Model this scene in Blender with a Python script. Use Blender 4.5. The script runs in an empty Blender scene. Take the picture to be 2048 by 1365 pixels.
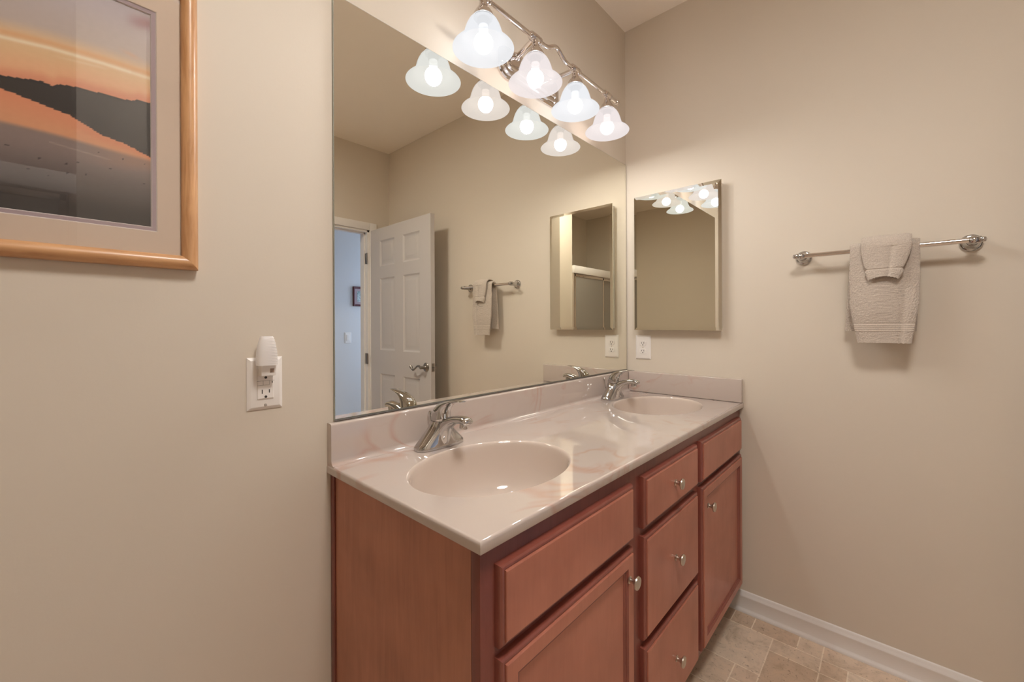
import bpy, bmesh, math, random
from math import pi, sin, cos, radians
from mathutils import Vector, Matrix, noise

sc = bpy.context.scene
COL = sc.collection

# ------------------------------------------------------------------ camera
CX, CY, CZ = -1.9934, -1.0218, 1.2355
yaw, pit, rol = radians(47.5752), radians(-0.0315), radians(-0.234)
F = Vector((sin(yaw) * cos(pit), cos(yaw) * cos(pit), sin(pit)))
R = Vector((cos(yaw), -sin(yaw), 0)); U = R.cross(F)
R2 = R * cos(rol) + U * sin(rol); U2 = -R * sin(rol) + U * cos(rol)
cam_d = bpy.data.cameras.new('camera'); cam = bpy.data.objects.new('camera', cam_d)
COL.objects.link(cam)
cam.matrix_world = Matrix(((R2.x, U2.x, -F.x, CX), (R2.y, U2.y, -F.y, CY), (R2.z, U2.z, -F.z, CZ), (0, 0, 0, 1)))
cam_d.sensor_width = 36.0; cam_d.lens = 834.2665 / 2048 * 36.0
cam_d.shift_y = -32.8159 / 2048
cam_d.clip_start = 0.02
sc.camera = cam

# ------------------------------------------------------------------ world, exposure
FILL_L = 36.0           # invented ceiling fill that lifts the room's brightness
LAMP_W = 2.75           # each vanity lamp
DAY = 6.5               # daylight outside the hall window
SHADE_E = 0.60
SHADE_T = 0.34        # share of light that passes each face of the shade glass
w = bpy.data.worlds.new('daylight'); sc.world = w; w.use_nodes = True
w.node_tree.nodes['Background'].inputs[0].default_value = (0.52, 0.66, 1.0, 1)
w.node_tree.nodes['Background'].inputs[1].default_value = DAY
sc.view_settings.view_transform = 'Standard'; sc.view_settings.look = 'None'
sc.view_settings.gamma = 1.0; sc.view_settings.exposure = 0.54
sc.view_settings.use_curve_mapping = False
cy = sc.cycles
cy.max_bounces = 14; cy.diffuse_bounces = 8; cy.glossy_bounces = 8; cy.transparent_max_bounces = 12
cy.sample_clamp_indirect = 6.0; cy.blur_glossy = 0.3; cy.caustics_reflective = True

# daylight portal sits in the hall window opening
pl = bpy.data.lights.new('window_portal', 'AREA'); pl.shape = 'RECTANGLE'; pl.size = 0.9; pl.size_y = 1.2
pl.cycles.is_portal = True
po = bpy.data.objects.new('window_portal', pl); COL.objects.link(po)
po.location = (1.14, -2.85, 1.45); po.rotation_euler = (0, pi / 2, 0)

# ------------------------------------------------------------------ materials
def lin(c):
    return tuple(((x / 255) / 12.92 if x / 255 <= .04045 else ((x / 255 + .055) / 1.055) ** 2.4) for x in c)

class NT:
    def __init__(s, name):
        s.m = bpy.data.materials.new(name); s.m.use_nodes = True; s.t = s.m.node_tree
        s.b = s.t.nodes['Principled BSDF']; s.out = s.t.nodes['Material Output']
    def n(s, typ, **kw):
        nd = s.t.nodes.new(typ)
        for k, v in kw.items():
            if k.startswith('i_'): nd.inputs[k[2:].replace('_', ' ')].default_value = v
            else: setattr(nd, k, v)
        return nd
    def l(s, a, b): s.t.links.new(a, b)
    def coord(s, scale=(1, 1, 1)):
        c = s.n('ShaderNodeTexCoord'); mp = s.n('ShaderNodeMapping'); mp.inputs['Scale'].default_value = scale
        s.l(c.outputs['Object'], mp.inputs['Vector']); return mp.outputs[0]
    def noise(s, vec, scale, detail=3, rough=.5, dist=0):
        n = s.n('ShaderNodeTexNoise'); n.inputs['Scale'].default_value = scale; n.inputs['Detail'].default_value = detail
        n.inputs['Roughness'].default_value = rough; n.inputs['Distortion'].default_value = dist
        s.l(vec, n.inputs['Vector']); return n.outputs['Fac']
    def ramp(s, fac, stops):
        r = s.n('ShaderNodeValToRGB'); e = r.color_ramp.elements
        while len(e) < len(stops): e.new(.5)
        for i, (p, c) in enumerate(stops): e[i].position = p; e[i].color = tuple(c) + (1,) if len(c) == 3 else c
        s.l(fac, r.inputs[0]); return r.outputs[0]
    def bump(s, h, strength=.2, dist=.002):
        b = s.n('ShaderNodeBump'); b.inputs['Strength'].default_value = strength; b.inputs['Distance'].default_value = dist
        s.l(h, b.inputs['Height']); s.l(b.outputs[0], s.b.inputs['Normal'])
    def set(s, col=None, rough=.5, metal=0, coat=0, spec=.5, coat_r=.05):
        if col is not None: s.b.inputs['Base Color'].default_value = tuple(col) + (1,)
        s.b.inputs['Roughness'].default_value = rough; s.b.inputs['Metallic'].default_value = metal
        s.b.inputs['Coat Weight'].default_value = coat; s.b.inputs['Coat Roughness'].default_value = coat_r
        s.b.inputs['Specular IOR Level'].default_value = spec
        return s

def plain(name, col, rough=.5, metal=0, coat=0, spec=.5):
    return NT(name).set(col, rough, metal, coat, spec).m

def wallmat(name, col, b=.12, rough=.62):
    t = NT(name).set(col, rough, spec=.3)
    v = t.coord()
    h = t.noise(v, 160, 3, .6)
    t.bump(h, b, .001)
    n = t.noise(v, 1.3, 2)
    c = t.ramp(n, [(.3, [x * .985 for x in col]), (.7, [min(1, x * 1.015) for x in col])])
    t.l(c, t.b.inputs['Base Color'])
    return t.m

WALLC = (.66, .592, .50)
M = {}
M['wall'] = wallmat('painted_wall', WALLC)
M['ceil'] = wallmat('painted_ceiling', (.90, .83, .74))
M['hallwall'] = wallmat('hall_paint', (.68, .67, .66))
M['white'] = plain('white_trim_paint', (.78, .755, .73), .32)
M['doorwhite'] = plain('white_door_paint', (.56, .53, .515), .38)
M['plastic'] = plain('white_plastic', (.82, .78, .74), .3)
M['slot'] = plain('dark_slot', (.03, .025, .02), .6)
M['chrome'] = plain('polished_chrome', (.56, .555, .55), .035, 1)
M['chromebar'] = plain('polished_nickel', (.74, .69, .66), .07, 1)
M['nickel'] = plain('satin_nickel', (.62, .56, .49), .32, 1)
M['pewter'] = plain('dark_pewter', (.30, .28, .26), .3, 1)
M['mirror'] = plain('mirror_silver', (.90, .885, .80), 0.0, 1)
M['edge'] = plain('mirror_edge', (.30, .31, .26), .35)
M['channel'] = plain('mirror_channel', (.30, .29, .28), .35, .8)
M['cabwhite'] = plain('cabinet_box_white', (.75, .73, .68), .35)
M['maroon'] = plain('maroon_frame', (.10, .018, .02), .35)
M['toekick'] = plain('toe_kick_dark', (.10, .035, .025), .6)  # plain dark brown for the carcass and toe kick
M['black'] = plain('black_rubber', (.02, .02, .02), .7)

def woodmat(name, c0, c1, scale, rough=.35, coat=.25, dist=1.5):
    t = NT(name).set(c0, rough, coat=coat, coat_r=.2)
    v = t.coord(scale)
    n1 = t.noise(v, 1.0, 6, .62, dist)
    n2 = t.noise(v, 7.0, 2, .5)
    mx = t.n('ShaderNodeMath', operation='MULTIPLY_ADD'); mx.inputs[1].default_value = .25
    t.l(n2, mx.inputs[0]); t.l(n1, mx.inputs[2])
    c = t.ramp(mx.outputs[0], [(.42, c1), (.72, c0)])
    bl = t.ramp(t.noise(t.coord(), 6.0, 3, .55), [(.30, (.80, .76, .74)), (.62, (1, 1, 1))])   # uneven stain
    ml = t.n('ShaderNodeMix', data_type='RGBA', blend_type='MULTIPLY'); ml.inputs['Factor'].default_value = 1
    t.l(c, ml.inputs['A']); t.l(bl, ml.inputs['B']); t.l(ml.outputs['Result'], t.b.inputs['Base Color'])
    t.bump(n2, .04, .0008)
    return t.m
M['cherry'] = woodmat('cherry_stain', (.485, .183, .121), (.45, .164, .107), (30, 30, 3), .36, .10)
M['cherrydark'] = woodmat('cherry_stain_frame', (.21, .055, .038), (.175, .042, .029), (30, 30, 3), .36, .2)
M['cherryshade'] = woodmat('cherry_edge_shade', (.27, .078, .056), (.24, .066, .046), (30, 30, 3), .3, .3)  # darker copy of the cherry, edge shade worked into its colour
M['veneer'] = woodmat('cherry_veneer', (.48, .205, .128), (.41, .168, .105), (22, 22, 1.6), .48, .05, 2.2)
M['oakv'] = woodmat('oak_vertical', (.66, .37, .175), (.50, .245, .10), (60, 60, 5), .38, .3)
M['oakh'] = woodmat('oak_horizontal', (.66, .37, .175), (.50, .245, .10), (5, 60, 60), .38, .3)

def marble():
    t = NT('cultured_marble').set((.75, .66, .60), .05, coat=.6, coat_r=.03)
    v = t.coord((1, 1.5, 1.5))
    def vein(scale, width, dist, off):
        ad = t.n('ShaderNodeVectorMath', operation='ADD'); ad.inputs[1].default_value = off
        t.l(v, ad.inputs[0])
        n = t.noise(ad.outputs[0], scale, 2.5, .55, dist)
        s = t.n('ShaderNodeMath', operation='SUBTRACT'); s.inputs[1].default_value = .5; t.l(n, s.inputs[0])
        a = t.n('ShaderNodeMath', operation='ABSOLUTE'); t.l(s.outputs[0], a.inputs[0])
        return t.ramp(a.outputs[0], [(0, (1, 1, 1)), (width, (0, 0, 0))]), ad.outputs[0]
    v1, p1 = vein(2.6, .032, 1.1, (1.3, 2.2, .4))
    v2, p2 = vein(4.2, .045, 1.2, (7.1, .3, 3.0))
    m1 = t.ramp(t.noise(p1, 3.2, 2), [(.50, (0, 0, 0)), (.62, (1, 1, 1))])
    m2 = t.ramp(t.noise(p2, 4.3, 2), [(.52, (0, 0, 0)), (.66, (1, 1, 1))])
    def mul(a, b, k=1):
        q = t.n('ShaderNodeMath', operation='MULTIPLY'); t.l(a, q.inputs[0]); t.l(b, q.inputs[1])
        q2 = t.n('ShaderNodeMath', operation='MULTIPLY'); t.l(q.outputs[0], q2.inputs[0]); q2.inputs[1].default_value = k
        return q2.outputs[0]
    a = mul(v1, m1, .5); b = mul(v2, m2, .34)
    blot = t.ramp(t.noise(v, 4.0, 3, .6, .8), [(.60, (0, 0, 0)), (.8, (1, 1, 1))])
    s1 = t.n('ShaderNodeMath', operation='ADD'); t.l(a, s1.inputs[0]); t.l(b, s1.inputs[1])
    mb = t.n('ShaderNodeMath', operation='MULTIPLY_ADD'); t.l(blot, mb.inputs[0]); mb.inputs[1].default_value = .25; t.l(s1.outputs[0], mb.inputs[2])
    cl = t.n('ShaderNodeClamp'); t.l(mb.outputs[0], cl.inputs[0])
    mix = t.n('ShaderNodeMix', data_type='RGBA')
    mix.inputs['A'].default_value = (.515, .44, .395, 1); mix.inputs['B'].default_value = (.46, .245, .175, 1)
    t.l(cl.outputs[0], mix.inputs['Factor']); t.l(mix.outputs['Result'], t.b.inputs['Base Color'])
    return t.m
M['marble'] = marble()
M['basin'] = NT('cultured_marble_basin').set((.60, .51, .445), .05, coat=.5, coat_r=.03).m

def shademat(name, col, e, thru):
    # lit frosted glass: glows, and lets part of the lamp's light straight through
    t = NT(name); t.set((.007, .007, .007), .4, spec=0)
    t.b.inputs['Emission Color'].default_value = tuple(col) + (1,); t.b.inputs['Emission Strength'].default_value = e
    tr = t.n('ShaderNodeBsdfTransparent'); tr.inputs[0].default_value = tuple(col) + (1,)
    mx = t.n('ShaderNodeMixShader'); mx.inputs[0].default_value = thru
    t.l(t.b.outputs[0], mx.inputs[1]); t.l(tr.outputs[0], mx.inputs[2]); t.l(mx.outputs[0], t.out.inputs[0]); return t.m
M['shade_cool'] = shademat('frosted_glass_cool', (.965, .975, 1.0), SHADE_E * 1.03, SHADE_T)
M['shade_warm'] = shademat('frosted_glass_warm', (1.0, .935, .93), SHADE_E, SHADE_T)
def emis(name, col, e):
    t = NT(name); t.set((.9, .9, .9), .3)
    t.b.inputs['Emission Color'].default_value = tuple(col) + (1,); t.b.inputs['Emission Strength'].default_value = e
    return t.m
def bulbmat(name, col, e):
    t = NT(name); t.t.nodes.remove(t.b)
    em = t.n('ShaderNodeEmission'); em.inputs[0].default_value = tuple(col) + (1,); em.inputs[1].default_value = e
    tr = t.n('ShaderNodeBsdfTransparent'); ad = t.n('ShaderNodeAddShader')
    t.l(em.outputs[0], ad.inputs[0]); t.l(tr.outputs[0], ad.inputs[1]); t.l(ad.outputs[0], t.out.inputs[0]); return t.m
M['bulb_cool'] = bulbmat('lit_bulb_cool', (.97, .98, 1.0), .6); M['bulb_warm'] = bulbmat('lit_bulb_warm', (1.0, .96, .94), .6)

def thinglass(name, tint=(1, 1, 1), ior=1.5, rough=0.0, extra=0.0):
    t = NT(name); t.t.nodes.remove(t.b)
    tr = t.n('ShaderNodeBsdfTransparent'); tr.inputs[0].default_value = tuple(tint) + (1,)
    gl = t.n('ShaderNodeBsdfGlossy'); gl.inputs['Roughness'].default_value = rough
    fr = t.n('ShaderNodeFresnel'); fr.inputs[0].default_value = ior
    ad = t.n('ShaderNodeMath', operation='ADD'); ad.inputs[1].default_value = extra; t.l(fr.outputs[0], ad.inputs[0])
    mx = t.n('ShaderNodeMixShader'); 
    ge = t.n('ShaderNodeNewGeometry'); fl = t.n('ShaderNodeMath', operation='SUBTRACT'); fl.inputs[0].default_value = 1; t.l(ge.outputs['Backfacing'], fl.inputs[1])
    mu = t.n('ShaderNodeMath', operation='MULTIPLY'); t.l(ad.outputs[0], mu.inputs[0]); t.l(fl.outputs[0], mu.inputs[1])
    t.l(mu.outputs[0], mx.inputs[0]); t.l(tr.outputs[0], mx.inputs[1]); t.l(gl.outputs[0], mx.inputs[2])
    t.l(mx.outputs[0], t.out.inputs[0]); return t.m
M['glaze'] = thinglass('picture_glass', (.97, .97, .97), 1.52, 0, .015)
M['pane'] = thinglass('window_glass', (.95, .97, .97), 1.45)
M['showerglass'] = plain('obscure_shower_glass', (.30, .28, .25), .2)

def translucent_plastic(name, col):
    t = NT(name); t.set(col, .25)
    tl = t.n('ShaderNodeBsdfTranslucent'); tl.inputs[0].default_value = tuple(col) + (1,)
    mx = t.n('ShaderNodeMixShader'); mx.inputs[0].default_value = .45
    t.l(t.b.outputs[0], mx.inputs[1]); t.l(tl.outputs[0], mx.inputs[2]); t.l(mx.outputs[0], t.out.inputs[0]); return t.m
M['nightshade'] = translucent_plastic('clear_ribbed_plastic', (.94, .92, .91))

def towelmat(name, col):
    t = NT(name).set(col, .95, spec=.1)
    t.b.inputs['Sheen Weight'].default_value = .25
    v = t.coord()
    n = t.noise(v, 420, 3, .6)
    c = t.ramp(n, [(.3, [x * .78 for x in col]), (.65, [x * 1.08 for x in col])])
    t.l(c, t.b.inputs['Base Color']); t.bump(n, .6, .002); return t.m
M['towel'] = towelmat('terry_cloth_taupe', (.56, .485, .415))

def attrmat(name, attr, rough=.5, coat=0, noise_amt=None):
    t = NT(name).set((.5, .5, .5), rough, coat=coat)
    a = t.n('ShaderNodeAttribute', attribute_name=attr)
    t.l(a.outputs['Color'], t.b.inputs['Base Color']); t.attr = a; return t
M['photo'] = attrmat('sunset_print', 'col', .55).m
M['mat'] = plain('beige_mat_board', (.68, .545, .43), .8)
M['matmauve'] = plain('mauve_mat_board', (.43, .335, .35), .8)
M['matcore'] = plain('white_mat_bevel', (.78, .72, .68), .8)

def floormat():
    t = attrmat('travertine_vinyl', 'col', .38)
    v = t.coord()
    n1 = t.noise(v, 14, 6, .65, 1.2); n2 = t.noise(v, 85, 4, .7, .5)
    c1 = t.ramp(n1, [(.30, (.74, .71, .66)), (.5, (.98, .98, .98)), (.7, (1.08, 1.06, 1.03))])
    c2 = t.ramp(n2, [(.32, (.38, .33, .28)), (.41, (1, 1, 1))])
    m1 = t.n('ShaderNodeMix', data_type='RGBA', blend_type='MULTIPLY'); m1.inputs['Factor'].default_value = 1
    m2 = t.n('ShaderNodeMix', data_type='RGBA', blend_type='MULTIPLY'); m2.inputs['Factor'].default_value = .8
    t.l(t.attr.outputs['Color'], m1.inputs['A']); t.l(c1, m1.inputs['B'])
    t.l(m1.outputs['Result'], m2.inputs['A']); t.l(c2, m2.inputs['B'])
    t.l(m2.outputs['Result'], t.b.inputs['Base Color'])
    t.bump(n2, .1, .001)
    return t.m
M['floor'] = floormat()
def printmat():
    t = NT('green_botanical_print').set((.3, .4, .35), .4)
    n = t.noise(t.coord(), 60, 4, .6)
    t.l(t.ramp(n, [(.35, (.12, .20, .18)), (.5, (.42, .50, .50)), (.65, (.65, .70, .72))]), t.b.inputs['Base Color'])
    return t.m
M['print'] = printmat()

# ------------------------------------------------------------------ mesh builder
class MB:
    def __init__(s): s.v = []; s.f = []; s.mi = []; s.cur = 0
    def add(s, vs, fs):
        o = len(s.v); s.v += [tuple(x) for x in vs]; s.f += [tuple(i + o for i in f) for f in fs]; s.mi += [s.cur] * len(fs); return s
    def box(s, x0, x1, y0, y1, z0, z1, bev=0, seg=2):
        x0, x1 = min(x0, x1), max(x0, x1); y0, y1 = min(y0, y1), max(y0, y1); z0, z1 = min(z0, z1), max(z0, z1)
        vs = [(x, y, z) for x in (x0, x1) for y in (y0, y1) for z in (z0, z1)]
        fs = [(0, 1, 3, 2), (4, 6, 7, 5), (0, 4, 5, 1), (2, 3, 7, 6), (0, 2, 6, 4), (1, 5, 7, 3)]
        if bev:
            bm = bmesh.new(); bv = [bm.verts.new(p) for p in vs]
            for f in fs: bm.faces.new([bv[i] for i in f])
            bmesh.ops.bevel(bm, geom=bm.edges[:], offset=bev, segments=seg, profile=.5, affect='EDGES')
            bm.verts.index_update()
            vs = [v.co[:] for v in bm.verts]; fs = [[v.index for v in f.verts] for f in bm.faces]; bm.free()
        return s.add(vs, fs)
    def loft(s, rings, cap0=True, cap1=True, closed=True, loop=False):
        n = len(rings[0]); vs = [p for r in rings for p in r]; fs = []
        m = len(rings)
        for i in range(m if loop else m - 1):
            a, b = i * n, ((i + 1) % m) * n
            for j in range(n if closed else n - 1):
                k = (j + 1) % n
                fs.append((a + j, a + k, b + k, b + j))
        if cap0 and not loop: fs.append(tuple(range(n))[::-1])
        if cap1 and not loop: fs.append(tuple(range((m - 1) * n, m * n)))
        return s.add(vs, fs)
    def lathe(s, prof, o=(0, 0, 0), axis=(0, 0, 1), n=32, cap0=True, cap1=True):
        ax = Vector(axis).normalized(); q = Vector((1, 0, 0)) if abs(ax.x) < .8 else Vector((0, 1, 0))
        e1 = ax.cross(q).normalized(); e2 = ax.cross(e1); o = Vector(o)
        rings = [[o + ax * h + (e1 * cos(2 * pi * k / n) + e2 * sin(2 * pi * k / n)) * max(r, 1e-5) for k in range(n)] for r, h in prof]
        return s.loft(rings, cap0, cap1)
    def tube(s, path, r, n=16, caps=True):
        P = [Vector(p) for p in path]; rings = []; pe = None
        for i, p in enumerate(P):
            d = (P[min(i + 1, len(P) - 1)] - P[max(i - 1, 0)]).normalized()
            if pe is None:
                q = Vector((0, 0, 1)) if abs(d.z) < .9 else Vector((1, 0, 0)); e1 = d.cross(q).normalized()
            else: e1 = (pe - d * pe.dot(d)).normalized()
            pe = e1; e2 = d.cross(e1); rr = r[i] if isinstance(r, (list, tuple)) else r
            rings.append([p + (e1 * cos(2 * pi * k / n) + e2 * sin(2 * pi * k / n)) * rr for k in range(n)])
        return s.loft(rings, caps, caps)
    def rects(s, fn, u0, u1, w0, w1, prof, cap0=True, cap1=True):
        # stack of rectangles: (inset, depth); fn maps (u, w, depth) to a point
        rings = [[fn(u0 + i, w0 + i, d), fn(u1 - i, w0 + i, d), fn(u1 - i, w1 - i, d), fn(u0 + i, w1 - i, d)] for i, d in prof]
        return s.loft(rings, cap0, cap1)
    def build(s, name, mat, parent=None, smooth=35, attrs=None):
        me = bpy.data.meshes.new(name)
        off = Vector((0, 0, 0)); p = parent
        while p is not None: off += p.location; p = p.parent
        me.from_pydata([tuple(Vector(v) - off) for v in s.v], [], s.f); me.update()
        bm = bmesh.new(); bm.from_mesh(me); bmesh.ops.recalc_face_normals(bm, faces=bm.faces[:]); bm.to_mesh(me); bm.free()
        for m in (mat if isinstance(mat, (list, tuple)) else [mat]): me.materials.append(m)
        if isinstance(mat, (list, tuple)): me.polygons.foreach_set('material_index', s.mi)
        if smooth:
            me.polygons.foreach_set('use_smooth', [True] * len(me.polygons)); me.set_sharp_from_angle(angle=radians(smooth))
        me.update()
        o = bpy.data.objects.new(name, me); COL.objects.link(o)
        if parent is not None: o.parent = parent
        return o

def tag(o, label=None, cat=None, group=None, kind=None):
    if label: o['label'] = label
    if cat: o['category'] = cat
    if group: o['group'] = group
    if kind: o['kind'] = kind
    return o
def thing(name, loc, label, cat, group=None):
    o = bpy.data.objects.new(name, None); COL.objects.link(o); o.location = loc; o.empty_display_size = .05
    return tag(o, label, cat, group)
def struct(name, mb, mat, smooth=35, label=None):
    return tag(mb.build(name, mat, None, smooth), label, None, None, 'structure')
def interp(x, pts):
    if x <= pts[0][0]: return pts[0][1]
    for (a, b), (c, d) in zip(pts, pts[1:]):
        if x <= c: return b + (d - b) * (x - a) / (c - a)
    return pts[-1][1]

# ------------------------------------------------------------------ room
H = 2.7458; D = 2.2825; XW = -3.4; TH = .12
DX0, DX1, DZ = -1.01, -.19, 2.04            # doorway in the front wall
struct('wall_back', MB().box(XW - TH, TH, 0, TH, 0, H), M['wall'], 0)
struct('wall_right', MB().box(0, TH, -D - TH, 0, 0, H), M['wall'], 0)
struct('wall_left', MB().box(XW - TH, XW, -D - TH, 0, 0, H), M['wall'], 0)
wf = MB(); wf.box(XW, DX0, -D - TH, -D, 0, H).box(DX1, 0, -D - TH, -D, 0, H).box(DX0, DX1, -D - TH, -D, DZ, H)
struct('wall_front', wf, M['wall'], 0)
struct('ceiling', MB().box(XW - TH, TH, -D - TH, TH, H, H + .1), M['ceil'], 0)
# short wall that carries the shower front
SX0, SX1, SY, SXW = -1.93, -1.70, -1.60, -3.3
struct('wall_shower', MB().box(SX0, SX1, -D, SY, 0, H).box(XW, SXW, -D, SY, 0, H), M['wall'], 0)

# floor: travertine-look vinyl, laid as an ashlar of small and large tiles
def make_floor():
    g = .0765; ox, oy = -.103, -.595
    x_hi = 0.0; NX = 42; NY = 34
    rnd = random.Random(5); occ = {}
    tiles = []
    def put(i, j, a, b):
        for p in range(i, i + a):
            for q in range(j, j + b): occ[(p, q)] = 1
        tiles.append((i, j, a, b))
    # i counts away from the right wall, j towards the front wall (j=0 at y=-.595)
    for t in [(0, -4, 1, 3), (0, -1, 1, 1), (0, 0, 1, 2), (0, 2, 1, 1), (0, 3, 1, 3), (0, 6, 1, 2),
              (1, -2, 3, 3), (1, 1, 1, 2), (2, 1, 3, 2), (1, 3, 1, 1), (2, 3, 2, 3), (1, 4, 1, 3), (4, -3, 2, 3), (4, 0, 1, 1)]:
        put(*t)
    for j in range(-8, NY - 8):
        for i in range(0, NX):
            if (i, j) in occ: continue
            for a, b in rnd.sample([(3, 3), (2, 3), (3, 2), (2, 2), (1, 2), (2, 1), (2, 2)], 7) + [(1, 1)]:
                if all((p, q) not in occ and p < NX and q < NY - 8 for p in range(i, i + a) for q in range(j, j + b)):
                    put(i, j, a, b); break
    mb = MB(); cols = []
    gr = .0021
    base = [(.70, .555, .425), (.64, .49, .36), (.74, .61, .48), (.61, .465, .34), (.71, .575, .445)]
    def quad(x0, x1, y0, y1, z, c):
        mb.add([(x0, y0, z), (x1, y0, z), (x1, y1, z), (x0, y1, z)], [(0, 1, 2, 3)]); cols.extend([c] * 4)
    quad(XW, 0, -D - TH, 0, 0.0, (.88, .76, .62))
    for (i, j, a, b) in tiles:
        xa = 0.0 if i == 0 else ox - (i - 1) * g
        xb = ox - (i + a - 1) * g
        ya = oy - j * g; yb = oy - (j + b) * g
        x0, x1 = max(xb + gr, XW), xa - gr; y0, y1 = max(yb + gr, -D - TH), min(ya - gr, -.001)
        if x1 - x0 < .01 or y1 - y0 < .01: continue
        quad(x0, x1, y0, y1, .0006, rnd.choice(base))
    o = mb.build('floor', M['floor'], None, 0)
    # slab below, so that the floor has thickness
    at = o.data.color_attributes.new('col', 'FLOAT_COLOR', 'POINT')
    for k, c in enumerate(cols): at.data[k].color = tuple(c) + (1,)
    tag(o, None, None, None, 'structure')
make_floor()
struct('floor_slab', MB().box(XW - TH, TH, -D - TH, TH, -.08, -.001), M['hallwall'], 0)

# baseboards: moulded profile swept along the walls
BBP = [(0, 0), (.019, 0), (.0195, .006), (.017, .012), (.0125, .016), (.0115, .02), (.0115, .062), (.013, .066), (.0125, .070), (.009, .074), (.008, .080), (.005, .086), (0, .088)]
def sweep_profile(prof, fn0, fn1):
    mb = MB(); mb.loft([[fn0(a, b) for a, b in prof], [fn1(a, b) for a, b in prof]]); return mb
struct('baseboard_right', sweep_profile(BBP, lambda a, b: (-a, -.02, b), lambda a, b: (-a, -D, b)), M['white'])
struct('baseboard_back', sweep_profile(BBP, lambda a, b: (XW, -a, b), lambda a, b: (-1.545, -a, b)), M['white'])
struct('baseboard_front', sweep_profile(BBP, lambda a, b: (DX0 - .07, -D + a, b), lambda a, b: (SX1, -D + a, b)), M['white'])
struct('baseboard_left', sweep_profile(BBP, lambda a, b: (XW + a, -.02, b), lambda a, b: (XW + a, SY, b)), M['white'])

# door frame (casing + jamb) in the front wall
cas = MB()
cw = .062
for s_ in (0, 1):
    yy = -D if s_ == 0 else -D - TH
    sg = 1 if s_ == 0 else -1
    for x0, x1, z0, z1 in ((DX1, DX1 + cw, 0, DZ + cw), (DX0 - cw, DX0, 0, DZ + cw), (DX0, DX1, DZ, DZ + cw)):
        cas.box(x0, x1, yy, yy + sg * .016, z0, z1, .004)
cas.box(DX1 - .018, DX1, -D - TH, -D, 0, DZ - .0, 0).box(DX0, DX0 + .018, -D - TH, -D, 0, DZ, 0).box(DX0, DX1, -D - TH, -D, DZ - .016, DZ, 0)
cas.box(DX1 - .028, DX1 - .018, -D - .085, -D - .04, 0, DZ - .016).box(DX0 + .018, DX0 + .028, -D - .085, -D - .04, 0, DZ - .016)
cas.box(DX0 + .018, DX1 - .018, -D - .085, -D - .04, DZ - .026, DZ - .016)
struct('trim_1', cas, M['white'], label='white door casing and jamb')

# hall beyond the doorway
HX0, HX1, HY = -1.72, 1.15, -3.30
struct('floor_hall', MB().box(HX0, HX1, HY, -D - TH, -.08, 0), M['hallwall'], 0)
struct('wall_hall', MB().box(HX0 - TH, HX1 + TH, HY - TH, HY, 0, H), M['hallwall'], 0)
struct('wall_hall_left', MB().box(HX0 - TH, HX0, HY, -D - TH, 0, H), M['hallwall'], 0)
struct('wall_hall_near', MB().box(TH, HX1, -D - TH, -D - .001, 0, H), M['hallwall'], 0)
wy0, wy1, wz0, wz1 = -3.20, -2.52, .75, 2.1
hw = MB(); hw.box(HX1, HX1 + TH, HY, -D - TH, 0, wz0).box(HX1, HX1 + TH, HY, -D - TH, wz1, H)
hw.box(HX1, HX1 + TH, HY, wy0, wz0, wz1).box(HX1, HX1 + TH, wy1, -D - TH, wz0, wz1)
struct('wall_hall_right', hw, M['hallwall'], 0)
struct('ceiling_hall', MB().box(HX0 - TH, HX1 + TH, HY - TH, -D - TH, H, H + .1), M['ceil'], 0)
wn = MB()
for a, b, c, d in ((wy0, wy0 + .04, wz0, wz1), (wy1 - .04, wy1, wz0, wz1), (wy0, wy1, wz0, wz0 + .04), (wy0, wy1, wz1 - .04, wz1), (wy0, wy1, 1.40, 1.44)):
    wn.box(HX1 + .04, HX1 + .09, a, b, c, d)
win = struct('window_1', wn, M['white'], 0)
MB().box(HX1 + .062, HX1 + .068, wy0 + .03, wy1 - .03, wz0 + .03, wz1 - .03).build('window_pane', M['pane'], win, 0)
po.location = (HX1 - .002, (wy0 + wy1) / 2, (wz0 + wz1) / 2); pl.size = wz1 - wz0; pl.size_y = wy1 - wy0

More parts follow.
